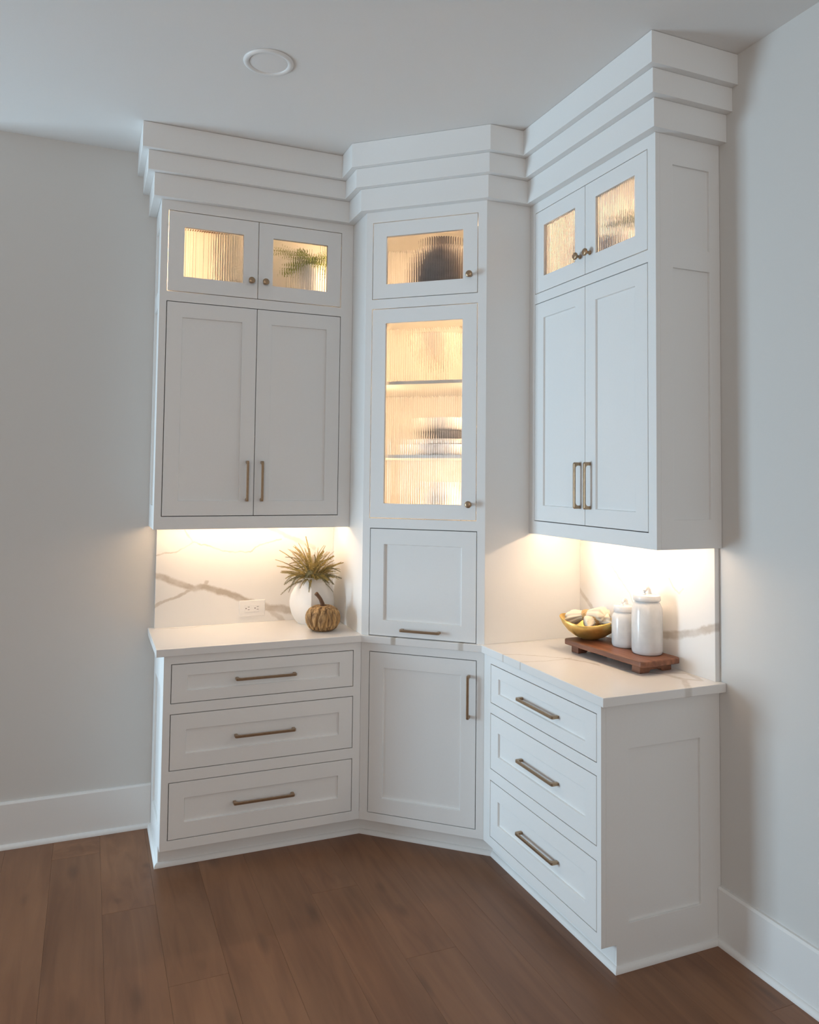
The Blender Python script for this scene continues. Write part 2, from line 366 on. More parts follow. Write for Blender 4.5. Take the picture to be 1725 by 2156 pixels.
bm = bmesh.new(); holed(bm, RX-0.12, 0.10, -0.05, H, [(WX0, WX1, WZ0, WZ1)], RY-0.14, RY, FRONT); struct(obj('wall_front', bm, 'wall'))
DM = (D0+D1)/2
bm = bmesh.new(); holed(bm, D0, D1, 0.0, DZ, [(D0+0.045, DM-0.03, 0.10, DZ-0.05), (DM+0.03, D1-0.045, 0.10, DZ-0.05)], RX-0.08, RX-0.03, SIDE)
dr = struct(obj('door_1', bm, 'trim'))
for a, c in ((D0+0.04, DM-0.025), (DM+0.025, D1-0.04)): obj('pane', BM((RX-0.058, RX-0.052, a, c, 0.095, DZ-0.045)), 'pane', dr)
bm = bmesh.new(); tube(bm, [(RX-0.03, DM-0.02, 1.0), (RX+0.02, DM-0.02, 1.0), (RX+0.025, DM-0.11, 1.0)], 0.009); obj('handle', bm, 'bronze', dr, smooth=True)
bm = bmesh.new(); holed(bm, WX0, WX1, WZ0, WZ1, [(WX0+0.05, -3.525, WZ0+0.05, WZ1-0.05), (-3.475, WX1-0.05, WZ0+0.05, WZ1-0.05)], RY-0.10, RY-0.05, FRONT)
wn = struct(obj('added_window_1', bm, 'trim'))  # unseen frame, added as the opening for the rear fill lamp
for a, c in ((WX0+0.045, -3.52), (-3.48, WX1-0.045)): obj('pane', BM((a, c, RY-0.078, RY-0.072, WZ0+0.045, WZ1-0.045)), 'pane', wn)
# baseboards and the small shoe moulding that runs round the room and the cabinets
BBP = [(0, 0), (0, 0.197), (0.010, 0.197), (0.016, 0.189), (0.016, 0)]
bm = bmesh.new(); sweep(bm, [(WE, 0), (-L1-0.001, 0)], BBP); struct(obj('baseboard_back', bm, 'trim'))
bm = bmesh.new(); sweep(bm, [(0, -L2-0.001), (0, RY)], BBP); struct(obj('baseboard_right', bm, 'trim'))
bm = bmesh.new(); sweep(bm, [(RX, RY), (RX, D0-0.02)], BBP); struct(obj('baseboard_left', bm, 'trim'))
SH = [(0, 0)]+[(0.014*math.sin(t), 0.019*math.cos(t)) for t in [k*math.pi/12 for k in range(7)]]
path = [(-L1, -0.016)]+toe+[(-0.016, -L2)]
bm = bmesh.new(); sweep(bm, [(WE, -0.016)]+path+[(-0.016, RY+0.016)], SH); struct(obj('trim_1', bm, 'trim'))

# ------------------------------------------------------------------ hardware and glass
PULL = {}
def pull(parent, L, loc, rot):
    """flat bar pull: lies along local x, stands out to -y"""
    if L not in PULL:
        h, t, f = 0.031, 0.0075, 0.013
        pr = [(-L/2, 0), (-L/2, h-0.004), (-L/2+0.006, h), (L/2-0.006, h), (L/2, h-0.004), (L/2, 0), (L/2-f, 0)]
        pr += [(L/2-f-0.012*(1-math.cos(a)), 0.0115+0.012*math.sin(a)) for a in [k*math.pi/8 for k in range(5)]]
        pr += [(-p, q) for p, q in reversed(pr[6:])]
        bm = bmesh.new(); extrude_poly(bm, pr, lambda p, q, t: (p, -q, t), -0.0055, 0.0055)
        o = obj('handle', bm, 'bronze', parent, bevel=0.0015); PULL[L] = o
    else: o = inst('handle', PULL[L], parent)
    o.location = loc; o.rotation_euler = rot
    return o
KNOB = []
def knob(parent, loc):
    if not KNOB:
        bm = bmesh.new()
        pr = [(0.0095, 0), (0.0095, 0.002), (0.006, 0.006), (0.0055, 0.015), (0.010, 0.0185), (0.0145, 0.022), (0.0155, 0.0265), (0.013, 0.030), (0.008, 0.0315)]
        lathe(bm, pr, 20); bm.transform(Matrix.Rotation(math.pi/2, 4, 'X'))
        KNOB.append(obj('knob', bm, 'bronze', parent, smooth=True)); o = KNOB[0]
    else: o = inst('knob', KNOB[0], parent)
    o.location = loc
    return o
def reeded(parent, u0, u1, z0, z1):
    n = round((u1-u0)/0.0105); sub = 8
    bm = bmesh.new(); fr = []; 
    for k in range(n*sub+1):
        u = u0+(u1-u0)*k/(n*sub); t = ((k % sub)/sub)*2-1
        v = 0.0095-0.0015*(1-t*t)
        fr.append((u, v))
    poly = fr+[(u1, 0.0135), (u0, 0.0135)]
    a = [bm.verts.new((u, v, z0)) for u, v in poly]; c = [bm.verts.new((u, v, z1)) for u, v in poly]
    m_ = len(poly)
    for i in range(m_):
        f = bm.faces.new((a[i], a[(i+1) % m_], c[(i+1) % m_], c[i]))
    bm.faces.new(a[::-1]); bm.faces.new(c)
    return obj('glass_pane', bm, 'glass', parent)
GAP = 0.0032
def glass_door(cab, u0, u1, z0, z1, m_=0.068, label=None):
    d = obj('door', shaker(u0+GAP, u1-GAP, z0+GAP, z1-GAP, m_, m_, open_=True), 'cab', cab, bevel=0.001)
    reeded(d, u0+m_-0.004, u1-m_+0.004, z0+m_-0.004, z1-m_+0.004)
    return d
def door(cab, u0, u1, z0, z1, mu=0.067, mz=0.067, name='door'):
    return obj(name, shaker(u0+GAP, u1-GAP, z0+GAP, z1-GAP, mu, mz), 'cab', cab, bevel=0.001)

# ------------------------------------------------------------------ base cabinets
DRW = [(0.682, 0.846, 0.047), (0.407, 0.640, 0.064), (0.126, 0.361, 0.065)]
def drawer_base(name, label, org, rz, Wd, u0, u1, depth, end_left, toe_pts):
    c = tag(empty(name, org, rz), label, 'cabinet')
    bm = bmesh.new(); holed(bm, 0, Wd, ZT, ZB, [(u0, u1, a, b_) for a, b_, _ in DRW], 0, 0.02, FRONT); obj('face_frame', bm, 'cab', c, bevel=0.001)
    obj('carcass', BM((0.02, Wd-0.02, depth-0.012, depth-0.002, ZT, ZB), (0.02, Wd-0.02, 0.021, depth-0.012, ZT, ZT+0.016),
                      (0.02, Wd-0.02, 0.021, depth-0.012, ZB-0.012, ZB-0.0005), (0.02 if not end_left else 0.0185, 0.034, 0.021, depth-0.012, ZT+0.016, ZB-0.012), (Wd-0.034, Wd-0.0185, 0.021, depth-0.012, ZT+0.016, ZB-0.012)), 'inside', c)
    # end panel with a recessed field and the toe notch
    e0, e1 = (0, 0.0185) if end_left else (Wd, Wd-0.0185)
    fld = (0.113, depth-0.092, 0.148, 0.724)
    bm = bmesh.new(); holed(bm, 0.0202, depth-0.001, 0, ZB, [(0.0202, TR, 0, ZT), fld], e0, e0+(e1-e0)*0.5, SIDE); obj('end_panel', bm, 'cab', c, bevel=0.0008)
    obj('end_field', BM((min(e0+(e1-e0)*0.5, e1), max(e0+(e1-e0)*0.5, e1), fld[0]-0.02, fld[1]+0.02, fld[2]-0.02, fld[3]+0.02)), 'cab', c)
    bm = bmesh.new(); prism(bm, toe_pts, 0, ZT); obj('toe_kick', bm, 'trim', c, world=True)
    for a, b_, mz in DRW:
        d = door(c, u0, u1, a, b_, 0.063, mz, 'drawer_front')
        pull(d, 0.264, ((u0+u1)/2, 0.009, (a+b_)/2), (0, 0, 0))
    return c
tin = offset_path(toe, -0.015)
tb = [(toe[0][0]+0.0095, toe[0][1])]+toe[1:3]+[(toe[3][0], toe[3][1]+0.0095)]
tin[0] = (tin[0][0]+0.0095, tin[0][1]); tin[3] = (tin[3][0], tin[3][1]+0.0095)
drawer_base('drawer_base_cabinet', 'white three-drawer base cabinet below the vase and the woven pumpkin', (-L1, -DA, 0), 0, L1-CA, 0.030, 0.829, DA, True, [tb[0], tb[1], tin[1], tin[0]])
drawer_base('drawer_base_cabinet', 'white three-drawer base cabinet below the wooden riser with canisters', (-DB, -CB, 0), -math.pi/2, L2-CB, 0.058, 0.801, DB, False, [tb[2], tb[3], tin[3], tin[2]])
c = tag(empty('corner_base_cabinet', (A.x, A.y, 0), rzD), 'white single-door corner base cabinet set diagonally between the drawer cabinets', 'cabinet')
bm = bmesh.new(); holed(bm, 0, WD, ZT, ZB, [(0.040, 0.543, 0.123, 0.843)], 0, 0.02, FRONT); obj('face_frame', bm, 'cab', c, bevel=0.001)
obj('carcass', BM((0.0, WD, 0.40, 0.41, ZT, ZB), (0.0, 0.015, 0.021, 0.40, ZT, ZB), (WD-0.015, WD, 0.021, 0.40, ZT, ZB), (0.015, WD-0.015, 0.021, 0.40, ZT, ZT+0.016), (0.015, WD-0.015, 0.021, 0.40, ZB-0.012, ZB-0.0005)), 'inside', c)
bm = bmesh.new(); prism(bm, [toe[1], toe[2], tin[2], tin[1]], 0, ZT); obj('toe_kick', bm, 'trim', c, world=True)
d = door(c, 0.040, 0.543, 0.123, 0.843)
pull(d, 0.186, (0.510, 0.0, 0.686), (0, math.pi/2, 0))

# ------------------------------------------------------------------ worktop and splashbacks
top = offset_path(BASE, OH)
tp = [(-L1-OHS, -0.0005), (-L1-OHS, -DA-OH), top[2], top[3], (-DB-OH, -L2-OHS), (-0.0005, -L2-OHS), (-0.0005, -0.0005)]
V3 = lambda pts: [(x, y, 0) for x, y in pts]
ctv = [(V3([(-0.58, -1.03), (-0.41, -1.114), (-0.328, -1.197), (-0.269, -1.335)]), 0.006, 0.55), (V3([(-0.54, -1.19), (-0.427, -1.212), (-0.301, -1.207)]), 0.005, 0.5),
       (V3([(-0.211, -1.435), (-0.123, -1.542), (-0.10, -1.62), (-0.19, -1.73)]), 0.013, 0.5), (V3([(-0.10, -1.62), (-0.06, -1.66), (-0.03, -1.56), (-0.10, -1.53)]), 0.010, 0.5),
       (V3([(-0.84, -0.60), (-0.79, -0.55), (-0.70, -0.42)]), 0.013, 0.8), (V3([(-0.62, -0.82), (-0.52, -0.72), (-0.45, -0.5)]), 0.013, 0.75),
       (V3([(-1.80, -0.05), (-1.66, -0.06), (-1.5, -0.03)]), 0.005, 0.4)]
bm = bmesh.new(); prism(bm, tp, ZB, ZC)
tag(obj('countertop', bm, quartz('quartz_worktop', ctv, 2), bevel=0.0025), 'white quartz worktop with taupe veins running over all three base cabinets', 'countertop')
X3 = lambda pts: [(x, 0, z) for x, z in pts]
sav = [(X3([(-1.87, 1.178), (-1.79, 1.150), (-1.70, 1.108), (-1.639, 1.088), (-1.59, 1.100), (-1.50, 1.068), (-1.42, 1.035), (-1.30, 0.985), (-1.24, 0.975), (-1.13, 0.957)]), 0.018, 0.85),
       (X3([(-1.585, 1.10), (-1.582, 1.125)]), 0.010, 0.6),
       (X3([(-1.639, 1.086), (-1.70, 1.064), (-1.776, 1.040), (-1.84, 1.002)]), 0.008, 0.6),
       (X3([(-1.28, 0.975), (-1.19, 0.905)]), 0.012, 0.55),
       (X3([(-1.85, 1.25), (-1.727, 1.271), (-1.651, 1.314), (-1.537, 1.277), (-1.457, 1.261), (-1.375, 1.266), (-1.329, 1.295), (-1.22, 1.318)]), 0.0035, 0.55),
       (X3([(-1.651, 1.314), (-1.703, 1.39)]), 0.0035, 0.45),
       (X3([(-1.32, 1.40), (-1.197, 1.335), (-1.05, 1.27)]), 0.011, 0.4)]
ST = 0.022
tag(obj('backsplash', BM((-L1-0.005, -CA-0.0005, -ST, -0.0005, ZC, ZU+0.0375)), quartz('quartz_splash_a', sav, 1), bevel=0.001), 'marbled quartz backsplash slab behind the vase and the outlet', 'backsplash')
Y3 = lambda pts: [(0, y, z) for y, z in pts]
sbv = [(Y3([(-0.85, 1.14), (-0.917, 1.085), (-0.96, 1.05), (-1.05, 0.97)]), 0.012, 0.6), (Y3([(-1.10, 1.26), (-1.137, 1.219), (-1.215, 1.159), (-1.26, 1.10)]), 0.003, 0.4),
       (Y3([(-1.25, 1.02), (-1.388, 1.030), (-1.507, 1.045), (-1.606, 1.077), (-1.70, 1.112)]), 0.016, 0.7),
       (Y3([(-1.45, 1.25), (-1.469, 1.225), (-1.508, 1.208), (-1.534, 1.228)]), 0.004, 0.4)]
tag(obj('backsplash', BM((-ST, -0.0005, -L2-0.003, -CB-0.0005, ZC, ZU+0.0375)), quartz('quartz_splash_b', sbv, 0), bevel=0.001), 'marbled quartz backsplash slab behind the white canisters', 'backsplash')

# ------------------------------------------------------------------ wall cabinets with lit glass tops
TD, LD = (2.459, 2.828), (1.449, 2.415)
def wall_cab(label, org, rz, Wd, u0, u1, depth, end_left):
    c = tag(empty('wall_cabinet', org, rz), label, 'cabinet')
    bm = bmesh.new(); holed(bm, 0, Wd, ZU, H-0.002, [(u0, u1, *TD), (u0, u1, *LD)], 0, 0.02, FRONT); obj('face_frame', bm, 'cab', c, bevel=0.001)
    s = 0.0185
    obj('carcass', BM((0.0 if not end_left else s, Wd-(s if not end_left else 0), depth-0.010, depth-0.001, ZU+0.038, 2.868),
                      (s, Wd-s, 0.021, depth-0.010, ZU+0.038, ZU+0.054), (s, Wd-s, 0.021, depth-0.010, 2.430, 2.447), (s, Wd-s, 0.021, depth-0.010, 2.850, 2.868),
                      (*((Wd-s, Wd-0.0005) if end_left else (0.0005, s)), 0.021, depth-0.010, ZU+0.038, 2.868)), 'inside', c)
    e0, e1 = (0, s) if end_left else (Wd, Wd-s)
    em = e0+(e1-e0)*0.5
    f1, f2 = (0.077, depth-0.050, 2.470, 2.768), (0.077, depth-0.050, 1.496, 2.394)
    bm = bmesh.new(); holed(bm, 0.0202, depth-0.001, ZU, H-0.002, [f1, f2], e0, em, SIDE); obj('end_panel', bm, 'cab', c, bevel=0.0008)
    for f in (f1, f2): obj('end_field', BM((min(em, e1), max(em, e1), f[0]-0.02, f[1]+0.02, f[2]-0.02, f[3]+0.02)), 'cab', c)
    um = (u0+u1)/2
    for a, b_, s_ in ((u0, um+GAP/2, 1), (um-GAP/2, u1, -1)):
        d = glass_door(c, a, b_, *TD); knob(d, (um-s_*0.033, 0, 2.541))
    for a, b_, s_ in ((u0, um+GAP/2, 1), (um-GAP/2, u1, -1)):
        d = door(c, a, b_, *LD); pull(d, 0.186, (um-s_*0.034, 0, 1.610), (0, math.pi/2, 0))
    for a in (0.020, Wd-0.026): obj('led_strip', BM((a, a+0.006, 0.0215, 0.0275, 2.452, 2.846)), 'led_in' if end_left else 'led_in_b', c)
    obj('led_strip', BM((0.05, Wd-0.05, 0.105, 0.117, ZU+0.032, ZU+0.0378)), 'led_under', c)
    return c
wall_cab('white wall cabinet with lit ribbed glass doors above the vase', (-L1U, -UA, 0), 0, L1U-CA-0.0005, 0.031, 0.846, UA, True)
wall_cab('white wall cabinet with lit ribbed glass doors above the canisters', (-UB, -CB-0.0005, 0), -math.pi/2, L2U-CB-0.0005, 0.044, 0.800, UB, False)

# ------------------------------------------------------------------ the tall diagonal hutch
c = hutch = tag(empty('corner_hutch_cabinet', (A.x, A.y, 0), rzD), 'tall white diagonal corner hutch with two glass doors and a lift-up panel', 'cabinet')
h0, h1 = 0.031, 0.537
bm = bmesh.new(); holed(bm, 0, WD, ZC+0.0005, H-0.002, [(h0, h1, 2.459, 2.822), (h0, h1, 1.446, 2.415), (0.036, 0.541, ZC, 1.402)], 0, 0.02, FRONT); obj('face_frame', bm, 'cab', c, bevel=0.001)
s = 0.018
obj('side_panel', BM((-CA, -CA+s, -DA+0.0005, -0.001, ZC+0.0005, H-0.002)), 'cab', c, world=True)
obj('side_panel', BM((-DB+0.0005, -0.001, -CB, -CB+s, ZC+0.0005, H-0.002)), 'cab', c, world=True)
# inside: floor, shelves and back as trapezoids behind the diagonal front
DBK = 0.56
uh, nh = Vector((math.cos(rzD), math.sin(rzD))), Vector((-math.sin(rzD), math.cos(rzD)))   # along and into the hutch
def on_x(x, v): o_ = A+nh*v; return (x, o_.y+uh.y*(x-o_.x)/uh.x)
def on_y(y, v): o_ = A+nh*v; return (o_.x+uh.x*(y-o_.y)/uh.y, y)
BK = [(-CA+s, -0.012), on_y(-0.012, DBK), on_x(-0.012, DBK), (-0.012, -CB+s)]
def inner(v0): return [on_x(-CA+s+0.0005, v0), on_y(-CB+s+0.0005, v0)]+[(x-0.0005, y+0.0005) for x, y in BK[::-1][:1]]+BK[::-1][1:]
bm = bmesh.new()
for z0, z1 in ((1.412, 1.430), (2.425, 2.443), (2.846, 2.862)): prism(bm, inner(0.022), z0, z1)
sweep(bm, BK, [(0, 1.412), (0, 2.862), (-0.008, 2.862), (-0.008, 1.412)]); obj('carcass', bm, 'inside', c, world=True)
for z in (2.0625, 1.7225): bm = bmesh.new(); prism(bm, inner(0.030), z, z+0.016); obj('shelf', bm, 'inside', c, world=True, bevel=0.001)
for z0, z1 in ((2.082, 2.422), (1.742, 2.060), (1.434, 1.720)):
    for a in (0.004, WD-0.010): obj('led_strip', BM((a, a+0.006, 0.044, 0.054, z0, z1)), 'led_hutch', c)
obj('led_strip', BM((0.0, WD, 0.195, 0.205, 2.8415, 2.8455)), 'led_top', c)
d = glass_door(c, h0, h1, 2.459, 2.822, 0.066); knob(d, (0.502, 0, 2.541))
d = glass_door(c, h0, h1, 1.446, 2.415, 0.066); knob(d, (0.506, 0, 1.519))
d = obj('lift_up_door', shaker(0.036+GAP, 0.541-GAP, ZC+0.003, 1.402-GAP, 0.066, 0.069), 'cab', c, bevel=0.001); pull(d, 0.186, (0.286, 0, 0.950), (0, 0, 0))
obj('back_board', BM((0.02, WD-0.02, 0.30, 0.31, ZC+0.001, 1.411)), 'inside', c)

# ------------------------------------------------------------------ crown: three stepped boards
cr_o = tag(empty('crown_molding', (-CA, -UA, ZCR)), 'white stepped three-tier crown molding wrapping the cabinet tops at the ceiling', 'molding')
for pz0, pz1, pp in ((ZCR, 2.9745, 0.0364), (2.975, 3.0615, 0.0656), (3.062, H-0.001, 0.0925)):
    bm = bmesh.new(); sweep(bm, CROWN, [(0.0008, pz0), (pp, pz0), (pp, pz1), (0.0008, pz1)]); obj('crown_board', bm, 'cab', cr_o, world=True, bevel=0.001)

# ------------------------------------------------------------------ ceiling light, outlet
t = tag(empty('recessed_light', (-1.546, -1.061, H)), 'round white recessed ceiling light, switched off', 'light')
bm = bmesh.new(); lathe(bm, [(0.093, -0.0005), (0.092, -0.005), (0.084, -0.009), (0.074, -0.008), (0.070, -0.004), (0.070, -0.0005)], 48); obj('trim_ring', bm, 'plastic', t, smooth=True)
bm = bmesh.new(); lathe(bm, [(0.0695, -0.0006), (0.0695, -0.0045), (0.04, -0.0055)], 48); obj('lens', bm, 'lens', t)
OX, OZ = -1.360, 0.984
t = tag(empty('power_outlet', (OX, -ST, OZ)), 'white double power outlet on the marbled backsplash beside the vase', 'outlet')
bm = BM((-0.0635, 0.0635, -0.006, -0.0003, -0.039, 0.039)); obj('cover_plate', bm, 'plastic', t, bevel=0.003)
obj('receptacle', BM((-0.036, 0.036, -0.0085, -0.0062, -0.0175, 0.0175)), 'plastic', t, bevel=0.001)
for cx_ in (-0.022, 0.022):
    for a, z in ((0.004, 0.0065), (0.004, -0.0065)): obj('slot', BM((cx_+a-0.0045, cx_+a+0.0045, -0.0089, -0.0086, z-0.001, z+0.001)), 'slot', t)
    bm = bmesh.new(); lathe(bm, [(0.0026, 0), (0.0026, 0.0004)], 12); bm.transform(Matrix.Translation((cx_-0.009, -0.0086, 0)) @ Matrix.Rotation(math.pi/2, 4, 'X')); obj('ground_hole', bm, 'slot', t)
obj('reset_button', BM((-0.007, 0.007, -0.0095, -0.0086, 0.0015, 0.0085)), 'plastic', t); obj('test_button', BM((-0.007, 0.007, -0.0095, -0.0086, -0.0085, -0.0015)), 'plastic', t)

# ------------------------------------------------------------------ vase, foliage, pumpkin
VX, VY = -1.088, -0.135
vp = [(0.066, 0), (0.080, 0.014), (0.098, 0.045), (0.108, 0.080), (0.110, 0.108), (0.104, 0.140), (0.087, 0.174), (0.062, 0.202), (0.042, 0.221), (0.037, 0.224), (0.031, 0.220), (0.031, 0.19), (0.02, 0.15)]
def four(a, z):   # four bowed faces meeting in upright creases
    p = 1.16 if z < 0.17 else 1.16+0.84*min(1, (z-0.17)/0.04)
    return (abs(math.cos(a))**p+abs(math.sin(a))**p)**(-1/p)
bm = bmesh.new(); lathe(bm, vp, 64, four)
o = obj('vase', bm, 'ceramic', smooth=True); o.data.set_sharp_from_angle(angle=0.3)
o.location = (VX, VY, ZC); o.rotation_euler = (0, 0, -0.30)
tag(o, 'matte off-white creased round vase holding olive foliage', 'vase')

def spray_mesh(name, L, n, ll, lw, droop, fuzz, mat):
    """stem along +z bending to +x with narrow leaves all round"""
    bm = bmesh.new(); pts = []
    for k in range(7):
        t_ = k/6; pts.append(Vector((droop*t_*t_*L, 0, L*t_*(1-0.25*droop*t_))))
    tube(bm, pts, [0.0016*(1-0.6*k/6) for k in range(7)], 4)
    for k in range(n):
        t_ = 0.22+0.78*(k/(n-1)); i = min(int(t_*6), 5); f = t_*6-i
        p = pts[i].lerp(pts[i+1], f); tg = (pts[i+1]-pts[i]).normalized()
        a = k*2.4; sd = Vector((math.cos(a), math.sin(a), 0)); sd = (sd-tg*sd.dot(tg)).normalized()
        l = ll*(1.1-0.75*t_**2)*random.uniform(0.75, 1.2)
        dr_ = (sd*fuzz+tg*(1-fuzz*0.45)).normalized(); wv = dr_.cross(tg).normalized()*lw
        e = p+dr_*l; mid = p+dr_*l*0.5+Vector((0, 0, 0.002))
        v = [bm.verts.new(x) for x in (p, mid+wv, e, mid-wv, mid+tg.cross(wv).normalized()*lw*0.5)]
        bm.faces.new((v[0], v[1], v[4])); bm.faces.new((v[1], v[2], v[4])); bm.faces.new((v[2], v[3], v[4])); bm.faces.new((v[3], v[0], v[4]))
    return bm
def fit_tip(o, base, L, bounds, az, tl, sc_):
    """shrink a spray whose tip would reach past the panels around it"""
    for _ in range(12):
        tip = Vector(base)+Matrix.Rotation(az, 3, 'Z') @ Matrix.Rotation(tl, 3, 'Y') @ Vector((L*0.45, 0, L*0.95))*sc_
        if all(lo < c_ < hi for c_, (lo, hi) in zip(tip, bounds)): break
        sc_ *= 0.9
    return sc_
fol = tag(empty('foliage_arrangement', (VX, VY, ZC+0.205)), 'bushy olive and golden needle-leaf foliage spreading from the off-white vase', 'foliage')
SP = [obj('leafy_spray', spray_mesh('s', 0.20, 120, 0.019, 0.0023, 0.45, 0.80, 'leaf'), 'leaf', fol, recalc=False), obj('leafy_spray', spray_mesh('s', 0.235, 190, 0.0085, 0.0021, 0.28, 0.85, 'leaf'), 'leaf', fol, recalc=False),
      obj('leafy_spray', spray_mesh('s', 0.18, 120, 0.020, 0.0023, 0.8, 0.85, 'leaf_dark'), 'leaf_dark', fol, recalc=False)]
FB = ((-1.29, -0.960), (-0.5, -0.040), (ZC+0.05, 1.385)); F0 = Vector((VX, VY, ZC+0.205))
for i in range(170):
    k = (0, 1, 2, 0, 1)[i % 5]; src = SP[k]; o = src if i < 3 else inst('leafy_spray', src, fol)
    az = i*2.399+random.uniform(-0.3, 0.3)
    if i < 60:      # main stems out of the neck
        tl = {0: random.uniform(0.0, 0.95), 1: random.uniform(0.0, 1.0), 2: random.uniform(0.6, 1.35)}[k]
        base = Vector((0.016*math.cos(az), 0.016*math.sin(az), random.uniform(-0.01, 0.012))); sc_ = random.uniform(0.70, 1.08)
    else:           # side shoots part of the way out
        t1 = random.uniform(0.1, 1.25); r1 = random.uniform(0.03, 0.095)
        base = Vector((r1*math.sin(t1)*math.cos(az), r1*math.sin(t1)*math.sin(az), r1*math.cos(t1)))
        az += random.uniform(-0.9, 0.9); tl = t1+random.uniform(-0.45, 0.55); sc_ = random.uniform(0.35, 0.60)
    for _ in range(9):
        if all(lo < c_ < hi for c_, (lo, hi) in zip(F0+base, FB)): break
        base *= 0.8
    sc_ = fit_tip(o, F0+base, 0.235, FB, az, tl, sc_)
    o.rotation_euler = (0, tl, az); o.scale = (sc_,)*3; o.location = base

PX, PY = -1.086, -0.322
t = tag(empty('woven_pumpkin', (PX, PY, ZC)), 'small brown woven husk pumpkin in front of the vase', 'pumpkin')
pr = [(0.020, 0.004), (0.045, 0.0), (0.066, 0.012), (0.079, 0.034), (0.083, 0.058), (0.078, 0.082), (0.064, 0.102), (0.042, 0.114), (0.020, 0.115), (0.008, 0.108)]
fine = []
for i in range(len(pr)-1):
    for q in range(3): f = q/3; fine.append((pr[i][0]*(1-f)+pr[i+1][0]*f, pr[i][1]*(1-f)+pr[i+1][1]*f))
fine.append(pr[-1])
def ribs(a, z):
    a2 = a+0.10*math.sin(z*40+3*a)
    return 1-0.15*(1-abs(math.sin(a2*7.5)))**2+0.03*noise.noise(Vector((a*9, z*60, 1)))
bm = bmesh.new(); lathe(bm, fine, 144, ribs); obj('body', bm, 'pumpkin', t, smooth=True)
bm = bmesh.new(); tube(bm, [(0, 0, 0.104), (-0.003, 0, 0.124), (-0.013, 0, 0.146), (-0.026, -0.002, 0.163), (-0.036, -0.004, 0.173)], [0.014, 0.010, 0.0085, 0.0085, 0.0095], 10); obj('stalk', bm, 'stalk', t, smooth=True)

# ------------------------------------------------------------------ riser, canisters, bowl, napkins
TX, TY, TRZ = -0.142, -1.300, math.radians(-86)
ZR = ZC+0.051
t = tag(empty('wooden_riser', (TX, TY, ZC), TRZ), 'dark stained wooden riser tray on block feet carrying bowl and canisters', 'tray')
LT, WT = 0.468, 0.195
bm = bmesh.new()
pl = [(-LT/2, -WT/2+0.012), (-LT/2+0.012, -WT/2), (LT/2-0.012, -WT/2), (LT/2, -WT/2+0.012), (LT/2, WT/2-0.012), (LT/2-0.012, WT/2), (-LT/2+0.012, WT/2), (-LT/2, WT/2-0.012)]
prism(bm, pl, 0.029, 0.051); obj('board', bm, 'walnut', t, bevel=0.004)
for sx in (-1, 1):
    bm = bmesh.new(); e = sx*(LT/2-0.055)
    hw = WT/2-0.018
    ft = [(-hw, 0), (-hw, 0.029), (hw, 0.029), (hw, 0), (hw-0.045, 0), (hw-0.055, 0.010), (-hw+0.055, 0.010), (-hw+0.045, 0)]
    extrude_poly(bm, ft, lambda p, q, tt: (tt, p, q), e-0.022, e+0.022); obj('foot', bm, 'walnut', t, bevel=0.003)
def canister(label, x, y, r, hb, hl):
    t = tag(empty('canister', (x, y, ZR+0.0005)), label, 'canister')
    wob = lambda a, z: 1+0.010*noise.noise(Vector((math.cos(a)*1.6, math.sin(a)*1.6, z*22)))
    pr = [(r*0.90, 0), (r*0.97, 0.004), (r, 0.015), (r*1.005, hb*0.4), (r, hb*0.75), (r*0.97, hb*0.86), (r*0.86, hb*0.94), (r*0.80, hb*0.97), (r*0.80, hb)]
    bm = bmesh.new(); lathe(bm, pr, 48, wob); obj('body', bm, 'glaze', t, smooth=True)
    l = [(r*0.78, hb+0.0005), (r*0.86, hb+0.001), (r*0.875, hb+0.004), (r*0.875, hb+0.016), (r*0.84, hb+0.021), (r*0.5, hb+0.024), (r*0.15, hb+0.025)]
    bm = bmesh.new(); lathe(bm, l, 40, wob); ld = obj('lid', bm, 'glaze', t, smooth=True); ld.data.set_sharp_from_angle(angle=0.9)
    k = 0.017 if r > 0.055 else 0.015
    bm = bmesh.new(); tube(bm, [(k*1.15*math.cos(a), k*0.45*math.cos(a), hb+0.021+k*1.7*math.sin(a)) for a in [q*math.pi/10 for q in range(11)]], k*0.42, 10); obj('lid_loop', bm, 'glaze', ld, smooth=True)
canister('tall white glazed lidded canister at the end of the wooden riser', -0.102, -1.420, 0.0585, 0.202, 0)
canister('short white glazed lidded canister between gold bowl and taller canister', -0.105, -1.287, 0.0505, 0.140, 0)
BX, BY = -0.150, -1.116
bm = bmesh.new()
out = [(0.012, 0.0), (0.036, 0.001), (0.062, 0.012), (0.086, 0.031), (0.104, 0.054), (0.116, 0.077)]
inn = [(r-0.003, z+0.003) for r, z in out[::-1]]
def brim(a, z): return 1+(0.10*math.cos(2*(a-2.3)))*min(1, z/0.05)
lathe(bm, out+inn, 56, brim)
for v in bm.verts:
    if v.co.z > 0.03:
        a = math.atan2(v.co.y, v.co.x); v.co.z += 0.012*(v.co.z-0.03)/0.05*math.cos(2*(a-2.3))
o = obj('gold_bowl', bm, 'gold', smooth=True); o.location = (BX, BY, ZR+0.0005)
tag(o, 'brushed gold bowl holding rolled cloth napkins on the wooden riser', 'bowl')
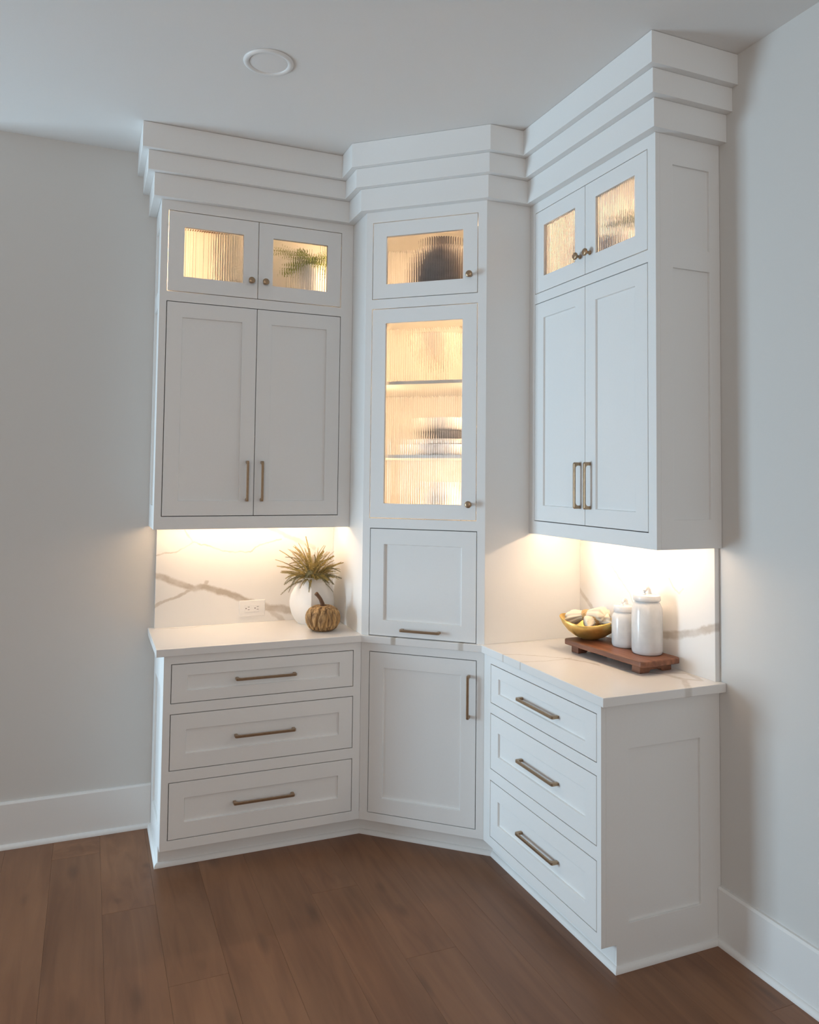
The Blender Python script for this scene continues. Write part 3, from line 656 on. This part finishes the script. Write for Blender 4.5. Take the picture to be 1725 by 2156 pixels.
def napkin(label, c, d, l1, l2, seed):
    d = Vector(d).normalized(); sd = d.cross(Vector((0, 0, 1))).normalized(); up = sd.cross(d)
    bm = bmesh.new(); rows = []
    N, K = 22, 40
    for i in range(N+1):
        q = -1+2*i/N; L = l1 if q < 0 else l2; t_ = abs(q)
        wd = 0.015+0.036*min(1, t_*1.2)**1.0; ht = 0.014+0.016*min(1, t_*1.3)**1.0
        if t_ > 0.86: k = (t_-0.86)/0.14; ht *= math.sqrt(max(0.02, 1-k*k)); wd *= math.sqrt(max(0.25, 1-0.6*k*k))
        row = []
        for j in range(K):
            a = 2*math.pi*j/K
            f = 1+0.09*math.sin(7*a+seed)*min(1, t_*2)+0.06*math.sin(11*a+seed*2+q*2)+0.12*noise.noise(Vector((math.cos(a)*2, math.sin(a)*2+seed, q*3)))
            p = Vector(c)+d*(q*L)+sd*(math.cos(a)*wd*f)+up*(math.sin(a)*ht*f)-Vector((0, 0, 0.012*t_*t_))
            row.append(bm.verts.new(p))
        rows.append(row)
    for i in range(N):
        for j in range(K): bm.faces.new((rows[i][j], rows[i][(j+1) % K], rows[i+1][(j+1) % K], rows[i+1][j]))
    bm.faces.new(rows[0][::-1]); bm.faces.new(rows[-1])
    tag(obj('cloth_napkin', bm, 'cloth', smooth=True), label, 'napkin')
    bm = bmesh.new(); prof = []
    for i in range(29):
        q = -1+2*i/28; prof.append((0.0205+0.0014*abs(math.sin(i*math.pi/4))-0.002*q*q, q*0.014))
    prof = prof+[(r-0.003, z) for r, z in ((0.0205, 0.014), (0.0205, -0.014))]
    lathe(bm, prof, 28, close=False)
    R_ = Matrix((sd, up, d)).transposed().to_4x4()
    bm.transform(Matrix.Translation(c) @ R_)
    return obj('napkin_ring', bm, 'ring', smooth=True)
r = napkin('cream printed cloth napkin lying across the top of the gold bowl', (BX-0.014, BY+0.006, ZR+0.100), (0.46, -0.84, 0.22), 0.086, 0.095, 1.0); tag(r, 'woven rattan napkin ring around the upper napkin in the gold bowl', 'napkin ring', 'napkin rings in the bowl')
r = napkin('cream printed cloth napkin lower in the bowl beside the short canister', (BX-0.002, BY-0.048, ZR+0.084), (0.80, -0.42, 0.16), 0.050, 0.060, 2.7); tag(r, 'woven rattan napkin ring beside the short canister in the gold bowl', 'napkin ring', 'napkin rings in the bowl')

# ------------------------------------------------------------------ things behind the ribbed glass
def hw(u, v, z): return hutch.matrix_basis @ Vector((u, v, z))
def turned(name, label, cat, prof, loc, mat, seg=40, fn=None, close=True):
    bm = bmesh.new(); lathe(bm, prof, seg, fn, close=close); o = obj(name, bm, mat, smooth=True); o.location = loc
    o.data.set_sharp_from_angle(angle=0.8)
    return tag(o, label, cat)
turned('stoneware_jug', 'dark grey round-bodied pot in the top of the corner hutch', 'pot',
       [(0.07, 0), (0.11, 0.02), (0.136, 0.07), (0.142, 0.13), (0.135, 0.19), (0.115, 0.245), (0.088, 0.278), (0.068, 0.29), (0.066, 0.315), (0.070, 0.326), (0.062, 0.328), (0.056, 0.30), (0.05, 0.27)], hw(0.315, 0.185, 2.4435), 'stoneware')
Z2 = 1.7390
turned('platter', 'wide white serving dish at the bottom of the stack in the hutch', 'dish', [(0.12, 0), (0.17, 0.01), (0.20, 0.035), (0.205, 0.050), (0.199, 0.050), (0.165, 0.020), (0.02, 0.014)], hw(0.330, 0.262, Z2), 'glaze')
turned('plate', 'white plate stacked on the wide serving dish in the hutch', 'plate', [(0.08, 0), (0.15, 0.006), (0.165, 0.026), (0.160, 0.027), (0.14, 0.012), (0.02, 0.010)], hw(0.335, 0.262, Z2+0.0505), 'glaze')
turned('bowl', 'grey bowl in the dish stack in the hutch', 'bowl', [(0.06, 0), (0.10, 0.015), (0.140, 0.048), (0.136, 0.048), (0.09, 0.018), (0.02, 0.012)], hw(0.340, 0.262, Z2+0.0665), 'greybowl')
turned('serving_bowl', 'white bowl on top of the dish stack in the hutch', 'bowl', [(0.09, 0), (0.125, 0.010), (0.148, 0.04), (0.152, 0.062), (0.147, 0.062), (0.12, 0.018), (0.02, 0.012)], hw(0.340, 0.262, Z2+0.1150), 'glaze')
t = turned('glass_compote', 'pale flared glass vase on the upper shelf of the hutch', 'vase',
       [(0.05, 0), (0.052, 0.004), (0.012, 0.012), (0.010, 0.05), (0.022, 0.07), (0.055, 0.12), (0.085, 0.19), (0.105, 0.235), (0.102, 0.235), (0.080, 0.19), (0.05, 0.124), (0.017, 0.078)], hw(0.285, 0.20, 2.0790), 'clear')
turned('glazed_jar', 'white ribbed glazed jar on the floor of the hutch', 'jar', [(0.07, 0), (0.095, 0.015), (0.115, 0.05), (0.118, 0.10), (0.10, 0.145), (0.075, 0.165), (0.07, 0.185), (0.065, 0.185), (0.068, 0.16), (0.09, 0.13)], hw(0.325, 0.20, 1.4305), 'glaze',
       48, lambda a, z: 1+0.02*math.cos(16*a))
# left wall cabinet
t = tag(empty('upright_panel', (-1.628, -0.060, 2.4475)), 'cream upright panel in a thin brown frame behind ribbed glass', 'frame')
bm = bmesh.new(); holed(bm, -0.072, 0.072, 0, 0.37, [(-0.066, 0.066, 0.006, 0.364)], -0.012, 0.008, FRONT); obj('frame', bm, 'frame_brown', t)
obj('canvas', BM((-0.0655, 0.0655, -0.006, 0.004, 0.0065, 0.3635)), 'canvas', t)
def leafy(name, label, loc, n, Lr, ll, lw, mat, spread, up, bounds):
    o_ = tag(empty(name, loc), label, 'plant')
    for i in range(n):
        L = random.uniform(*Lr); bm = spray_mesh('b', L, 22, ll, lw, 0.7, 0.9, mat)
        b_ = obj('frond', bm, mat, o_, recalc=False); tl, az = random.uniform(up, spread), i*2.4
        b_.rotation_euler = (0, tl, az); b_.scale = (fit_tip(b_, loc, L+ll, bounds, az, tl, 1.0),)*3
    return o_
turned('planter', 'white round planter holding green fronds in the left wall cabinet', 'planter', [(0.05, 0), (0.066, 0.02), (0.074, 0.10), (0.072, 0.20), (0.060, 0.235), (0.054, 0.235), (0.06, 0.19), (0.05, 0.15)], (-1.125, -0.135, 2.4475), 'glaze')
leafy('green_fronds', 'trailing green fronds in the white planter behind ribbed glass', (-1.125, -0.135, 2.685), 22, (0.12, 0.20), 0.05, 0.007, 'green', 1.35, 0.4, ((-1.40, -0.975), (-0.25, -0.02), (2.6, 2.84)))
# right wall cabinet
t = tag(empty('storage_box', (-0.145, -1.215, 2.4475)), 'brown keepsake box beside the potted plant behind ribbed glass', 'box')
obj('body', BM((-0.06, 0.06, -0.085, 0.085, 0, 0.142)), 'book_brown', t, bevel=0.003); obj('lid', BM((-0.064, 0.064, -0.089, 0.089, 0.1425, 0.185)), 'book_brown', t, bevel=0.003)
turned('plant_pot', 'white pot holding a grey-green plant beside the brown keepsake box', 'planter', [(0.045, 0), (0.056, 0.01), (0.066, 0.10), (0.069, 0.185), (0.063, 0.185), (0.058, 0.14), (0.04, 0.12)], (-0.145, -1.415, 2.4475), 'glaze')
leafy('grey_green_plant', 'bushy grey-green plant in a white pot behind ribbed glass', (-0.145, -1.415, 2.615), 34, (0.08, 0.13), 0.032, 0.0075, 'greygreen', 1.25, 0.1, ((-0.25, -0.03), (-1.60, -1.29), (2.5, 2.84)))
